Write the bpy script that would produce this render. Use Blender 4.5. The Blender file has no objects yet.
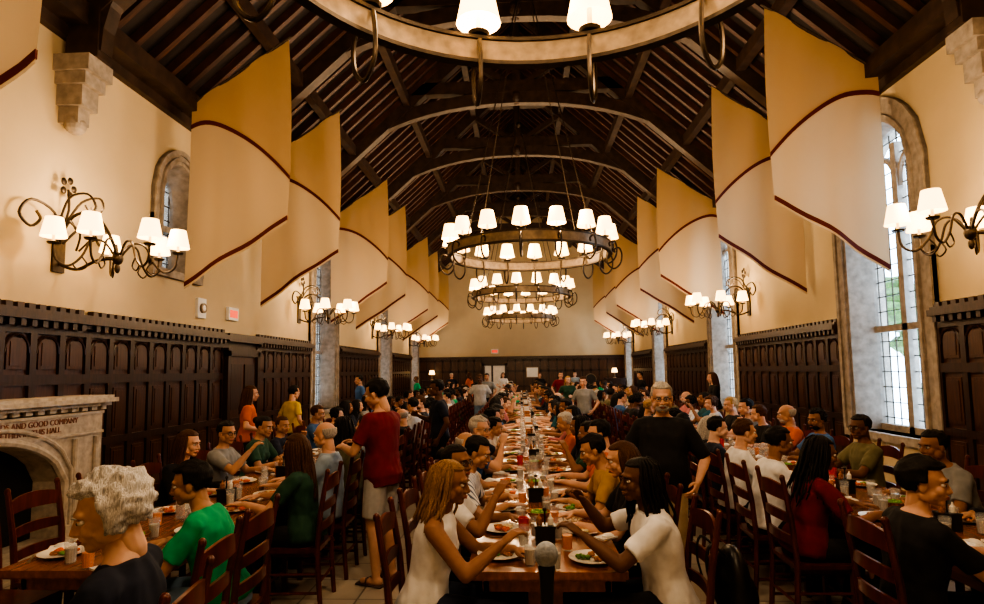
import bpy, math, random, time
import numpy as np
from mathutils import Vector, Matrix, noise
T0=time.time()
random.seed(7); R=random.Random(11)
scene=bpy.context.scene
COL=scene.collection
# ---------------------------------------------------------------- materials
def M(name,col,rough=.6,metal=0.,var=.12,scale=6.,bump=0.,emis=None,es=0.,stretch=None,spec=None,alpha=None):
    m=bpy.data.materials.new(name); m.use_nodes=True
    nt=m.node_tree; N=nt.nodes; L=nt.links; b=N["Principled BSDF"]
    b.inputs["Roughness"].default_value=rough; b.inputs["Metallic"].default_value=metal
    if spec is not None: b.inputs["Specular IOR Level"].default_value=spec
    tc=N.new("ShaderNodeTexCoord"); mp=N.new("ShaderNodeMapping"); L.new(tc.outputs["Object"],mp.inputs[0])
    if stretch: mp.inputs["Scale"].default_value=stretch
    nz=N.new("ShaderNodeTexNoise"); nz.inputs["Scale"].default_value=scale; nz.inputs["Detail"].default_value=4
    L.new(mp.outputs[0],nz.inputs["Vector"])
    cr=N.new("ShaderNodeValToRGB"); L.new(nz.outputs["Fac"],cr.inputs[0])
    cr.color_ramp.elements[0].position=.3; cr.color_ramp.elements[1].position=.7
    cr.color_ramp.elements[0].color=tuple(max(0,c*(1-var)) for c in col[:3])+(1,)
    cr.color_ramp.elements[1].color=tuple(min(1,c*(1+var)) for c in col[:3])+(1,)
    L.new(cr.outputs[0],b.inputs["Base Color"])
    if bump:
        bp=N.new("ShaderNodeBump"); bp.inputs["Strength"].default_value=bump; bp.inputs["Distance"].default_value=.01
        L.new(nz.outputs["Fac"],bp.inputs["Height"]); L.new(bp.outputs[0],b.inputs["Normal"])
    if emis:
        b.inputs["Emission Color"].default_value=tuple(emis)+(1,); b.inputs["Emission Strength"].default_value=es
    m.diffuse_color=tuple(col[:3])+(1,)
    return m
m_plaster=M("plaster_cream",(.56,.445,.28),.85,var=.05,scale=1.5,bump=.05)
m_stone=M("limestone",(.31,.265,.22),.85,var=.25,scale=9,bump=.25)
m_stoneL=M("limestone_fireplace",(.44,.39,.33),.8,var=.22,scale=14,bump=.25)
m_dark=M("dark_oak",(.030,.012,.007),.36,var=.45,scale=5,stretch=(6,6,.6),bump=.12)
m_darkp=M("dark_oak_panel",(.060,.024,.013),.33,var=.4,scale=5,stretch=(6,6,.6),bump=.1)
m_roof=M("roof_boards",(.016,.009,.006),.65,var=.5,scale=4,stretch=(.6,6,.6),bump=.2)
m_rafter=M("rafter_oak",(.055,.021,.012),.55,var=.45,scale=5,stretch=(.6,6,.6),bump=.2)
m_truss=M("truss_oak",(.042,.024,.015),.5,var=.4,scale=6,bump=.2)
m_iron=M("wrought_iron",(.05,.035,.022),.42,.6,var=.3,scale=20,bump=.1)
m_band=M("iron_band",(.21,.155,.10),.5,.35,var=.25,scale=14,bump=.1)
m_shade=M("lampshade",(.9,.74,.5),.7,var=.03,emis=(1.,.60,.24),es=3.4)
m_shade.cycles.emission_sampling='NONE'
m_candle=M("candle_sleeve",(.85,.75,.5),.6)
m_table=M("table_oak",(.26,.095,.04),.20,var=.3,scale=4,stretch=(8,.6,4),bump=.05)
m_chair=M("mahogany",(.105,.020,.011),.3,var=.35,scale=6,stretch=(4,4,.8),bump=.05)
m_trim=M("banner_trim",(.10,.012,.012),.8)
m_glass=bpy.data.materials.new("clear_glass"); m_glass.use_nodes=True
nt=m_glass.node_tree; b=nt.nodes["Principled BSDF"]; tr=nt.nodes.new("ShaderNodeBsdfTransparent"); mx=nt.nodes.new("ShaderNodeMixShader")
b.inputs["Base Color"].default_value=(.8,.85,.9,1); b.inputs["Roughness"].default_value=.05; mx.inputs[0].default_value=.14
nt.links.new(tr.outputs[0],mx.inputs[1]); nt.links.new(b.outputs[0],mx.inputs[2]); nt.links.new(mx.outputs[0],nt.nodes["Material Output"].inputs[0])
m_white=M("white_china",(.8,.78,.74),.25,var=.03)
m_paper=M("paper_white",(.8,.8,.78),.8,var=.03)
m_green=M("salad_green",(.12,.28,.04),.6,var=.5,scale=60)
m_leaf=M("tree_leaves",(.06,.13,.03),.7,var=.6,scale=5)
m_bark=M("tree_bark",(.08,.06,.04),.9)
m_brown=M("cooked_food",(.35,.14,.04),.6,var=.5,scale=60)
m_tomato=M("tomato_food",(.6,.12,.03),.5,var=.4,scale=60)
m_rice=M("rice_food",(.75,.65,.42),.6,var=.2,scale=90)
m_red=M("red_plastic",(.60,.03,.02),.3)
m_orange=M("orange_drink",(.75,.20,.02),.15,var=.05)
m_black=M("black_plastic",(.012,.012,.014),.35)
m_grey=M("grey_foam",(.32,.36,.42),.8,var=.2,scale=120,bump=.3)
m_exit=M("exit_red",(.7,.05,.03),.5,emis=(1,.08,.03),es=.5)
m_floor=bpy.data.materials.new("stone_tile_floor"); m_floor.use_nodes=True
nt=m_floor.node_tree; b=nt.nodes["Principled BSDF"]; b.inputs["Roughness"].default_value=.28
tc=nt.nodes.new("ShaderNodeTexCoord"); br=nt.nodes.new("ShaderNodeTexBrick"); br.offset=0
br.inputs["Scale"].default_value=1.; br.inputs["Brick Width"].default_value=.45; br.inputs["Row Height"].default_value=.45; br.inputs["Mortar Size"].default_value=.008
br.inputs["Color1"].default_value=(.44,.39,.33,1); br.inputs["Color2"].default_value=(.38,.34,.28,1); br.inputs["Mortar"].default_value=(.15,.13,.10,1)
nt.links.new(tc.outputs["Object"],br.inputs[0]); nt.links.new(br.outputs[0],b.inputs["Base Color"])

# ---------------------------------------------------------------- geometry kit
def A(*p): return np.array(p,dtype=float)
def nrm(v):
    v=np.asarray(v,float); n=np.linalg.norm(v); return v/n if n>1e-9 else v
class G:
    def __init__(s): s.v=[];s.f=[];s.m=[];s.n=0
    def add(s,sh,mat=0,X=None):
        V,F=sh; V=np.asarray(V,float)
        if X is not None:
            X=np.array(X); V=V@X[:3,:3].T+X[:3,3]
            if np.linalg.det(X[:3,:3])<0: F=[tuple(reversed(f)) for f in F]
        n=s.n; s.v.append(V); s.f+= [tuple(i+n for i in f) for f in F]; s.m+=[mat]*len(F); s.n+=len(V); return s
    def mesh(s,name,mats,smooth=None):
        me=bpy.data.meshes.new(name); V=np.concatenate(s.v)
        me.from_pydata(V.tolist(),[],s.f)
        for m in mats: me.materials.append(m)
        me.polygons.foreach_set("material_index",s.m)
        if smooth is not None:
            me.polygons.foreach_set("use_smooth",[True]*len(s.f))
            if smooth<3: me.set_sharp_from_angle(angle=smooth)
        me.update(); return me
    def obj(s,name,mats,loc=(0,0,0),rz=0,smooth=None,parent=None):
        o=bpy.data.objects.new(name,s.mesh(name,mats,smooth)); o.location=loc; o.rotation_euler=(0,0,rz); COL.objects.link(o)
        if parent: o.parent=parent
        return o
def inst(me,name,loc,rz=0,sc=1):
    o=bpy.data.objects.new(name,me); o.location=loc; o.rotation_euler=(0,0,rz); o.scale=(sc,)*3; COL.objects.link(o); return o
BF=[(0,3,2,1),(4,5,6,7),(0,1,5,4),(1,2,6,5),(2,3,7,6),(3,0,4,7)]
def box(x0,x1,y0,y1,z0,z1):
    return ([(x0,y0,z0),(x1,y0,z0),(x1,y1,z0),(x0,y1,z0),(x0,y0,z1),(x1,y0,z1),(x1,y1,z1),(x0,y1,z1)],BF)
def beam(p,q,w,h,up=(0,0,1)):
    p=A(*p);q=A(*q);d=nrm(q-p); s=nrm(np.cross(d,up)); u=np.cross(s,d)
    V=[]
    for e in (p,q):
        V+= [e-s*w/2-u*h/2,e+s*w/2-u*h/2,e+s*w/2+u*h/2,e-s*w/2+u*h/2]
    return (V,[(0,1,2,3),(7,6,5,4),(0,4,5,1),(1,5,6,2),(2,6,7,3),(3,7,4,0)])
def loft(rings):
    n=len(rings[0]);V=np.concatenate([np.asarray(r,float) for r in rings]);F=[]
    for i in range(len(rings)-1):
        for j in range(n):
            k=(j+1)%n; F.append((i*n+j,i*n+k,(i+1)*n+k,(i+1)*n+j))
    F.append(tuple(reversed(range(n)))); F.append(tuple((len(rings)-1)*n+j for j in range(n)))
    return V,F
def tube(pts,r,n=8,flat=1.):
    P=[np.asarray(p,float) for p in pts]; m=len(P)
    if not hasattr(r,'__len__'): r=[r]*m
    t=[nrm(P[min(i+1,m-1)]-P[max(i-1,0)]) for i in range(m)]
    ref=A(0,0,1) if abs(t[0][2])<.9 else A(1,0,0)
    u=nrm(np.cross(t[0],ref)); rings=[]
    a=np.arange(n)*2*math.pi/n; ca=np.cos(a)[:,None]; sa=np.sin(a)[:,None]
    for i in range(m):
        u=nrm(u-t[i]*np.dot(u,t[i])); w=np.cross(t[i],u)
        rings.append(P[i]+r[i]*(ca*u+sa*w*flat))
    return loft(rings)
def capsule(p,q,r1,r2,n=12):
    p=np.asarray(p,float);q=np.asarray(q,float);d=nrm(q-p)
    return tube([p-d*r1*.92,p-d*r1*.6,p,p*.5+q*.5,q,q+d*r2*.6,q+d*r2*.92],[r1*.35,r1*.8,r1,(r1+r2)/2,r2,r2*.8,r2*.35],n)
def ell(c,r,nu=14,nv=9):
    V=[];F=[]
    rings=[]
    for i in range(1,nv):
        th=math.pi*i/nv
        rings.append([(c[0]+r[0]*math.sin(th)*math.cos(2*math.pi*j/nu),c[1]+r[1]*math.sin(th)*math.sin(2*math.pi*j/nu),c[2]-r[2]*math.cos(th)) for j in range(nu)])
    V=[p for rg in rings for p in rg]; k=len(V)
    for i in range(len(rings)-1):
        for j in range(nu):
            q=(j+1)%nu; F.append((i*nu+j,i*nu+q,(i+1)*nu+q,(i+1)*nu+j))
    V+=[(c[0],c[1],c[2]-r[2]),(c[0],c[1],c[2]+r[2])]
    for j in range(nu):
        q=(j+1)%nu; F.append((q,j,k)); F.append(((len(rings)-1)*nu+j,(len(rings)-1)*nu+q,k+1))
    return V,F
def lathe(prof,n=20,c=(0,0,0),closed=False):
    V=[];F=[];m=len(prof)
    for r,z in prof:
        for j in range(n):
            a=2*math.pi*j/n; V.append((c[0]+r*math.cos(a),c[1]+r*math.sin(a),c[2]+z))
    for i in range(m if closed else m-1):
        i2=(i+1)%m
        for j in range(n):
            k=(j+1)%n; F.append((i*n+j,i*n+k,i2*n+k,i2*n+j))
    return V,F
def smoothpath(P,k=4):
    P=[np.asarray(p,float) for p in P]; Q=[P[0]]+P+[P[-1]]; out=[]
    for i in range(1,len(Q)-2):
        for j in range(k):
            t=j/k; a,b_,c,d=Q[i-1],Q[i],Q[i+1],Q[i+2]
            out.append(.5*((2*b_)+(-a+c)*t+(2*a-5*b_+4*c-d)*t*t+(-a+3*b_-3*c+d)*t**3))
    out.append(P[-1]); return out
def remesh(g,vox,sm=4,fac=.5):
    me=g.mesh("tmp",[]); o=bpy.data.objects.new("tmp",me); COL.objects.link(o)
    md=o.modifiers.new("r","REMESH"); md.mode='VOXEL'; md.voxel_size=vox
    if sm:
        s=o.modifiers.new("s","SMOOTH"); s.iterations=sm; s.factor=fac
    dg=bpy.context.evaluated_depsgraph_get(); e=o.evaluated_get(dg); mm=e.to_mesh()
    V=np.empty(len(mm.vertices)*3); mm.vertices.foreach_get("co",V); V=V.reshape(-1,3).copy()
    F=[tuple(p.vertices) for p in mm.polygons]
    e.to_mesh_clear(); bpy.data.objects.remove(o); bpy.data.meshes.remove(me)
    return V,F
# ---------------------------------------------------------------- hands / heads
def make_hand(kind,vox):
    g=G()
    secs=[(-.03,.024,.020),(0,.026,.018),(.03,.036,.017),(.065,.041,.014),(.088,.039,.012)]
    rings=[]
    for y,w,h in secs:
        rings.append([(w*math.cos(a),y,h*math.sin(a)-.002) for a in np.arange(14)*2*math.pi/14])
    g.add(loft(rings))
    bend={'flat':(.12,.15,.15),'relax':(.45,.5,.35),'grip':(1.1,1.1,.7)}[kind]
    for i,(x,l) in enumerate(zip([-.030,-.010,.010,.029],[.072,.081,.075,.058])):
        p=A(x,.078,0); pts=[p]; a=0; sp=(x)*1.5
        for k,sg in enumerate((.48,.3,.24)):
            a+=bend[k]*(1+.08*i); p=p+A(math.sin(sp)*math.cos(a),math.cos(a),-math.sin(a))*(l*sg+(.012 if k==0 else 0)); pts.append(p)
        g.add(tube(pts,[.0098,.0092,.0082,.006],8))
    th={'flat':[(-.02,.015,-.004),(-.05,.04,-.008),(-.066,.065,-.012),(-.072,.088,-.014)],
        'relax':[(-.02,.015,-.004),(-.046,.04,-.018),(-.055,.068,-.028),(-.050,.09,-.036)],
        'grip':[(-.02,.015,-.004),(-.042,.04,-.028),(-.036,.068,-.046),(-.014,.082,-.052)]}[kind]
    g.add(tube(th,[.015,.0125,.0105,.007],8))
    return remesh(g,vox,2)
HAND={(k,q):make_hand(k,v) for k in('flat','relax','grip') for q,v in((1,.0042),(0,.0065))}
def make_head(vox):
    g=G()
    g.add(ell((0,-.014,.028),(.076,.096,.084),20,14)); g.add(ell((0,.022,-.038),(.058,.066,.074),18,12))
    g.add(ell((0,.062,-.092),(.028,.026,.022))); g.add(ell((0,.070,.026),(.052,.024,.018)))
    for s in(-1,1):
        g.add(ell((s*.036,.060,-.030),(.026,.026,.026))); g.add(ell((s*.077,-.008,-.012),(.011,.021,.033)))
        g.add(ell((s*.055,.01,-.06),(.02,.04,.03)))
        g.add(ell((s*.013,.092,-.036),(.009,.011,.008)))
    g.add(tube([(0,.084,.012),(0,.098,-.012),(0,.108,-.032),(0,.098,-.042)],[.008,.010,.0125,.008],8))
    g.add(ell((0,.086,-.062),(.027,.012,.014)))
    g.add(capsule((0,-.03,-.06),(0,-.040,-.15),.052,.050))
    return remesh(g,vox,2)
HEAD={1:make_head(.0055),0:make_head(.009)}
def hair_geo(g,style,hl,vol=1.,seed=0):
    rr=random.Random(seed)
    C=A(0,-.018,.03); rad=A(.085,.105,.093)*vol
    fine=style in('curly','afro')
    V,F=ell((0,0,0),(1,1,1),64 if fine else 48,44 if fine else 36); V=np.array(V)
    out=[]
    amp={'short':.014,'curly':.022,'afro':.022,'long':.006,'locs':.006,'bald':.003,'bun':.006}[style]; fr={'curly':30,'afro':48,'short':34}.get(style,22)
    for d in V:
        p=C+rad*d
        nz=noise.noise(Vector(p*fr)+Vector((seed,0,0))); 
        if fine: nz+=.6*noise.noise(Vector(p*fr*2.2))
        if style in('short','long','bun'): nz=noise.noise(Vector((p[0]*90,p[1]*18,p[2]*18))+Vector((seed,0,0)))*.7+nz*.5
        p=p+d*(amp*(nz+ .3))
        k=1.; az=abs(d[0])
        hairline=.50+.12*az-.25*max(0,az-.55)
        if fine or style in('long','locs'):
            if d[1]>.30 and d[2]<hairline: k=0.
            elif d[2]<(-.80 if style=='curly' else -.6): k=0.
        else:
            if d[1]>.26 and d[2]<hairline: k=.0
            elif d[1]>-.12 and d[2]<-.20: k=.0
            elif d[2]<-.72: k=.0
            if k and d[2]<.1: p=C+(p-C)*(.985-.04*min(1,(.1-d[2])))
        if style=='bald' and (d[2]>.30 or d[1]>.0): k=0.
        if k==0: p=C+A(.066,.080,.070)*d
        out.append(p)
    g.add((out,F),3)
    if style in('long','locs'):
        n=70 if style=='long' else 60
        for i in range(n):
            a=(-1+2*(i+.5)/n)*math.radians(112)+rr.uniform(-.08,.08)
            ox,oy=math.sin(a),-math.cos(a)
            L=hl*rr.uniform(.75,1.08)
            lc=style=='locs'; jit=.013 if lc else .005
            r0=1.0+rr.uniform(-.08,.16 if lc else .06)
            zt=rr.uniform(.02,.085) if lc else .05
            P=[(ox*.045*r0,oy*.055*r0-.018,zt+.035),(ox*.078*r0,oy*.096*r0-.018,zt),(ox*.092*r0,oy*.112*r0-.018,-.02),(ox*.094*r0,oy*.110*r0-.02,-.07)]
            k=max(3,int(L/.05)); wx=wy=0; fl=.10 if lc else .02
            for j in range(1,k+1):
                t=j/k; wx+=rr.uniform(-jit,jit); wy+=rr.uniform(-jit,jit)
                P.append((ox*(.094+fl*t*.4)*r0+wx,oy*.108*r0-.02-.015*t+wy,-.07-(L-.07)*t))
            w=.0125 if style=='long' else .0085
            g.add(tube(P,[w*.7]+[w]*(len(P)-2)+[w*.45],6),3)
    if style=='bun':
        g.add(ell((0,-.125,.05),(.045,.04,.042)),3)
def head_geo(q,style,hl,vol,glasses,beard,seed):
    g=G(); g.add(HEAD[q],0)
    for s in(-1,1):
        g.add(ell((s*.030,.0755,.002),(.0145,.0125,.0095),12,8),5)
        g.add(ell((s*.030,.0855,.002),(.0062,.0045,.0062),8,6),6)
        g.add(tube([(s*.014,.092,.020),(s*.030,.0955,.025),(s*.048,.084,.021)],[.003,.004,.0025],6),3)
        g.add(tube([(s*.016,.084,.009),(s*.030,.0895,.0125),(s*.044,.079,.008)],.0024,5),0)
    g.add(tube([(-.024,.089,-.062),(-.010,.0985,-.0585),(0,.1,-.060),(.010,.0985,-.0585),(.024,.089,-.062)],[.002,.0045,.004,.0045,.002],6),7)
    g.add(tube([(-.020,.090,-.066),(0,.0985,-.069),(.020,.090,-.066)],[.002,.0055,.002],6),7)
    hair_geo(g,style,hl,vol,seed)
    if beard:
        g.add(ell((0,.034,-.078),(.056,.058,.040),16,10),3); g.add(tube([(-.03,.088,-.062),(-.018,.099,-.052),(0,.104,-.050),(.018,.099,-.052),(.03,.088,-.062)],[.005,.007,.007,.007,.005],6),3)
    if glasses:
        for s in(-1,1):
            pts=[(s*.031+.021*math.cos(a),.102-.012*abs(math.cos(a)) if s*math.cos(a)>0 else .102,.001+.017*math.sin(a)) for a in np.arange(15)*2*math.pi/14]
            g.add(tube(pts,.0022,5),6); g.add(tube([(s*.052,.09,.004),(s*.078,.03,.004),(s*.08,-.01,.0)],.002,5),6)
        g.add(tube([(-.01,.102,.004),(.01,.102,.004)],.002,5),6)
    return g
def rotm(rx=0,ry=0,rz=0): return np.array(Matrix.Rotation(rz,3,'Z')@Matrix.Rotation(ry,3,'Y')@Matrix.Rotation(rx,3,'X'))
def ik(S,W,L1,L2,pole):
    d=W-S; D=np.linalg.norm(d)
    if D>L1+L2-.006: W=S+d/D*(L1+L2-.006); D=L1+L2-.006; d=W-S
    D=max(D,.08); a=(L1*L1-L2*L2+D*D)/(2*D); h=math.sqrt(max(L1*L1-a*a,0)); u=d/np.linalg.norm(d)
    p=np.asarray(pole,float); p=nrm(p-u*np.dot(p,u)); return S+u*a+p*h, W
def person(q=0,pose='sit',lean=.15,roll=0,twist=0,hy=0,hp=.1,hl=((-.17,.40,.80),(.17,.40,.80)),hk=('flat','flat'),palm=(None,None),fem=False,belly=0,
           sleeve='short',bottom='pants',hair='short',hlen=.3,vol=1.,glasses=False,beard=False,seed=0,legs=None,poles=None,shirtlen=-.07,wid=1.):
    vb=.011 if q else .017; g=G()
    P=A(0,-.04,.56) if pose=='sit' else A(0,0,.94)
    Rt=rotm(-lean,roll,0)
    def TP(p): # torso local -> person local
        p=A(*p); t=min(max(p[2]/.4,0),1); tw=rotm(0,0,twist*t); return P+Rt@(tw@p)
    if fem: S=[(-.11,.150,.100,-.01),(-.04,.180,.118,-.01),(.04,.168,.108,0),(.14,.125,.090,.0),(.25,.140,.098,.0),(.35,.150,.104,.0),(.42,.140,.085,-.005),(.47,.095,.062,-.008),(.505,.055,.05,-.01)]
    else: S=[(-.11,.140,.100,-.01),(-.04,.165,.112,-.01),(.04,.158,.108,0),(.14,.145,.100,.0),(.25,.162,.106,.0),(.35,.178,.112,.0),(.42,.165,.092,-.005),(.47,.105,.066,-.008),(.505,.058,.052,-.01)]
    def torso(infl,z0,z1,flare=0):
        rings=[]
        zs=[z0]+[s[0] for s in S if z0+.01<s[0]<z1-.01]+[z1]
        for z in zs:
            w=np.interp(z,[s[0] for s in S],[s[1] for s in S])*wid; d=np.interp(z,[s[0] for s in S],[s[2] for s in S]); y=np.interp(z,[s[0] for s in S],[s[3] for s in S])
            b_=belly*math.exp(-((z-.12)/.12)**2)
            w+=b_*.5; fl=flare*max(0,(.2-z)/.3)
            rg=[]
            for a in np.arange(20)*2*math.pi/20:
                ca,sa=math.cos(a),math.sin(a); ww=w+infl+fl; dd=d+infl+fl+(b_ if sa>0 else 0)
                rg.append(TP((ww*np.sign(ca)*abs(ca)**.85,y+dd*np.sign(sa)*abs(sa)**.85,z)))
            rings.append(rg)
        return loft(rings)
    sh=[TP((s*.172*wid,-.005,.415)) for s in(-1,1)]
    L1,L2=.285,.25; el=[];wr=[]
    for i,s in enumerate((-1,1)):
        W=A(*hl[i]); pole=(s*.7,-.4,-1) if not poles or poles[i] is None else poles[i]
        e,w=ik(sh[i],W,L1,L2,pole); el.append(e);wr.append(w)
    if legs is None:
        legs=[((s*.12,.40,.52),(s*.11,.36+.05*s*((seed%3)-1),.09)) for s in(-1,1)] if pose=='sit' else [((s*.10,.03,.50),(s*.11,-.02,.09)) for s in(-1,1)]
    hips=[P+A(s*.085,0,-.03) for s in(-1,1)]
    # skin
    b=G(); b.add(torso(0,-.11,.505)); b.add(capsule(TP((0,-.01,.44)),TP((0,.012,.58)),.058,.050))
    for i,s in enumerate((-1,1)):
        b.add(capsule(TP((s*.06,-.01,.43)),sh[i],.055,.052)); b.add(capsule(sh[i],el[i],.052,.040)); 
        mid=el[i]*.7+wr[i]*.3
        b.add(tube([el[i],mid,wr[i]],[.040,.041,.026],12)); b.add(ell(el[i],(.039,)*3)); b.add(ell(wr[i],(.025,)*3))
        k,a=A(*legs[i][0]),A(*legs[i][1])
        b.add(capsule(hips[i],k,.088,.058)); c=k*.68+a*.32+A(0,-.012,0); b.add(tube([k,c,a],[.055,.056,.036],12)); b.add(ell(k,(.057,)*3))
        b.add(capsule(a,a+A(0,0,-.04),.036,.034)); b.add(capsule(a+A(0,-.03,-.05),a+A(0,.14,-.062),.036,.026))
        if fem: b.add(ell(TP((s*.068,.078,.30)),(.055,.045,.055)))
    g.add(remesh(b,vb,4),0)
    for i,s in enumerate((-1,1)):
        dr=nrm(wr[i]-el[i]); 
        if wr[i][2]<.86 and pose=='sit' and palm[i] is None: dr=nrm(A(dr[0],dr[1],-.05 if wr[i][2]>.79 else dr[2]))
        pn=A(*(palm[i] if palm[i] is not None else ((0,0,-1) if pose=='sit' else (-s,0,-.1))))
        z=-nrm(pn-dr*np.dot(pn,dr)); x=np.cross(dr,z)
        Rm=np.stack([x*(1 if s>0 else -1),dr,z],1); X=np.eye(4); X[:3,:3]=Rm; X[:3,3]=wr[i]+dr*.012
        g.add(HAND[(hk[i],q)],0,X)
    # shirt
    c=G(); inf=.016
    c.add(torso(inf,shirtlen,.488,.012))
    if fem:
        for s in(-1,1): c.add(ell(TP((s*.068,.088,.30)),(.06,.047,.058)))
    fr={'short':.72,'long':1,'tank':0,'elbow':.95}[sleeve]
    for i,s in enumerate((-1,1)):
        if fr>0:
            c.add(capsule(TP((s*.07,-.008,.43)),sh[i],.060,.066))
            e=sh[i]+(el[i]-sh[i])*min(fr,1)
            c.add(tube([sh[i]-nrm(e-sh[i])*.02,sh[i]*.6+e*.4,e],[.062,.064,.060],14))
            if fr==1:
                c.add(ell(el[i],(.052,)*3)); c.add(tube([el[i],el[i]*.5+wr[i]*.5,wr[i]],[.052,.047,.036],12))
        else: c.add(capsule(TP((s*.085,-.01,.40)),TP((s*.10,-.01,.45)),.04,.03))
    V,F=remesh(c,vb,3)
    V=V+np.array([np.array(noise.noise_vector(Vector(p*7)+Vector((seed,seed,0))))*.011+np.array(noise.noise_vector(Vector((p[0]*22,p[1]*22,p[2]*11))+Vector((seed,0,seed))))*.007 for p in V])
    g.add((V,F),1)
    # trousers
    d=G(); d.add(torso(.010,-.115,.03))
    for i,s in enumerate((-1,1)):
        k,a=A(*legs[i][0]),A(*legs[i][1])
        if bottom=='shorts':
            e=hips[i]*.12+k*.88; d.add(tube([hips[i],hips[i]*.5+e*.5,e],[.10,.098,.092],14)); d.add(ell(hips[i],(.1,)*3))
        else:
            d.add(capsule(hips[i],k,.098,.070)); d.add(tube([k,k*.4+a*.6,a+A(0,0,.0)],[.068,.062,.055],12)); d.add(ell(k,(.068,)*3))
    g.add(remesh(d,vb,3),2)
    for i in(0,1):
        a=A(*legs[i][1])
        f=G(); f.add(capsule(a+A(0,-.03,-.045),a+A(0,.13,-.058),.044,.036)); f.add(capsule(a+A(0,-.02,.0),a+A(0,-.01,-.04),.044,.042)); 
        if bottom!='shorts': g.add(remesh(f,.012 if q else .02,2),4)
        else:
            g.add(tube([a+A(0,-.07,-.082),a+A(0,.05,-.082),a+A(0,.18,-.082)],[.045,.042,.05],12,.25),4); g.add(tube([a+A(-.045,.08,-.08),a+A(-.03,.08,-.03),a+A(.03,.08,-.03),a+A(.045,.08,-.08)],.008,6),4)
    # head
    hg=head_geo(q,hair,hlen,vol,glasses,beard,seed)
    X=np.eye(4); X[:3,:3]=rotm(0,roll*.4,twist)@rotm(0,0,hy)@rotm(-hp,0,0); X[:3,3]=TP((0,.0,.598))+X[:3,:3]@A(0,.028,.052)
    V=np.concatenate(hg.v)@X[:3,:3].T+X[:3,3]; n=g.n
    g.v.append(V); g.f+=[tuple(i+n for i in f) for f in hg.f]; g.m+=hg.m; g.n+=len(V)
    return g
# pools
SK={k:M("skin_"+k,c,.62,var=.08,scale=14,spec=.35) for k,c in dict(light=(.62,.37,.27),tan=(.46,.26,.17),brown=(.27,.135,.08),deep=(.14,.066,.04),pale=(.70,.46,.36)).items()}
HR={k:M("hair_"+k,c,.65,var=.5,scale=60,stretch=(4,4,.5),bump=.4,spec=.3) for k,c in dict(black=(.010,.008,.007),brown=(.07,.03,.014),grey=(.42,.40,.38),white=(.60,.61,.63),blonde=(.36,.22,.09),locblonde=(.25,.14,.06)).items()}
CL={k:M("cloth_"+k,c,.9,var=.12,scale=14,bump=.1) for k,c in dict(white=(.74,.76,.80),black=(.010,.010,.012),navy=(.012,.018,.04),maroon=(.17,.012,.022),green=(.01,.38,.17),grey=(.24,.25,.26),dgreen=(.02,.07,.045),olive=(.14,.13,.07),orange=(.55,.14,.06),mustard=(.42,.26,.09),blue=(.05,.13,.32),lblue=(.28,.38,.52),teal=(.02,.10,.13),khaki=(.42,.33,.22),denim=(.18,.28,.44),lgrey=(.45,.46,.49),pink=(.5,.2,.22),cream=(.6,.53,.44),yellow=(.6,.44,.08)).items()}
# narrow woven stripes for the striped shirt
m_strp=bpy.data.materials.new("cloth_striped"); m_strp.use_nodes=True; nt=m_strp.node_tree; b=nt.nodes["Principled BSDF"]; b.inputs["Roughness"].default_value=.9
tc=nt.nodes.new("ShaderNodeTexCoord"); wv=nt.nodes.new("ShaderNodeTexWave"); wv.bands_direction='X'; wv.inputs["Scale"].default_value=14; cr=nt.nodes.new("ShaderNodeValToRGB")
cr.color_ramp.elements[0].color=(.10,.14,.25,1); cr.color_ramp.elements[1].color=(.72,.74,.78,1); cr.color_ramp.elements[0].position=.2; cr.color_ramp.elements[1].position=.4
nt.links.new(tc.outputs["Object"],wv.inputs[0]); nt.links.new(wv.outputs["Fac"],cr.inputs[0]); nt.links.new(cr.outputs[0],b.inputs["Base Color"]); CL['striped']=m_strp
LIPS=M("lips",(.35,.10,.08),.5); EYE=M("eye_white",(.75,.73,.7),.2,var=.02); SHOE=M("shoe_leather",(.03,.025,.02),.5)
def pmats(sk,sh,pa,ha,shoe=None): return [SK[sk],CL[sh],CL[pa],HR[ha],shoe or SHOE,EYE,m_black,LIPS if sk not in('deep',) else SK['brown']]
def hero(name,loc,face,mats,sc=1.,**kw):
    g=person(q=1,**kw); o=g.obj(name,mats,loc,face,smooth=4); o.scale=(sc,)*3; return o
EAST=-math.pi/2; WEST=math.pi/2
chairs=[]
def seat(x,y,f): chairs.append((x,y,f))
CLx,CRx,LLx,LRx,RLx,RRx=-.52,.76,-3.18,-1.80,2.06,3.42
occ=[]
def hs(name,x,y,f,mats,**kw):
    seat(x,y,f); occ.append((x,y)); return hero(name,(x,y,0),f,mats,**kw)
# centre table
hs("woman_in_white_tank_top",CLx,3.45,EAST,pmats('brown','white','navy','locblonde'),fem=True,lean=.20,sleeve='tank',hair='locs',hlen=.24,hy=-.15,hp=.15,hl=((-.10,.46,.80),(.16,.40,.90)),hk=('flat','relax'),seed=1)
hs("woman_in_white_tshirt",CLx,4.12,EAST,pmats('brown','white','black','black'),fem=True,lean=.16,hair='bun',hy=-.55,hp=-.02,glasses=True,hl=((-.13,.42,.82),(.14,.34,1.0)),hk=('flat','relax'),seed=2)
hs("man_in_striped_shirt",CLx,4.85,EAST,pmats('tan','striped','black','black'),lean=.28,hair='short',hp=.35,hy=-.2,seed=3)
hs("man_with_locs",CRx,3.5,WEST,pmats('deep','white','black','black'),lean=.20,hair='locs',hlen=.30,hy=.25,hp=.05,hl=((-.12,.44,.92),(.18,.40,1.04)),hk=('relax','relax'),seed=4,wid=1.05)
hs("man_in_mustard_shirt",CRx,5.0,WEST,pmats('tan','mustard','black','black'),lean=.32,hair='short',hp=.35,seed=5)
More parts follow.
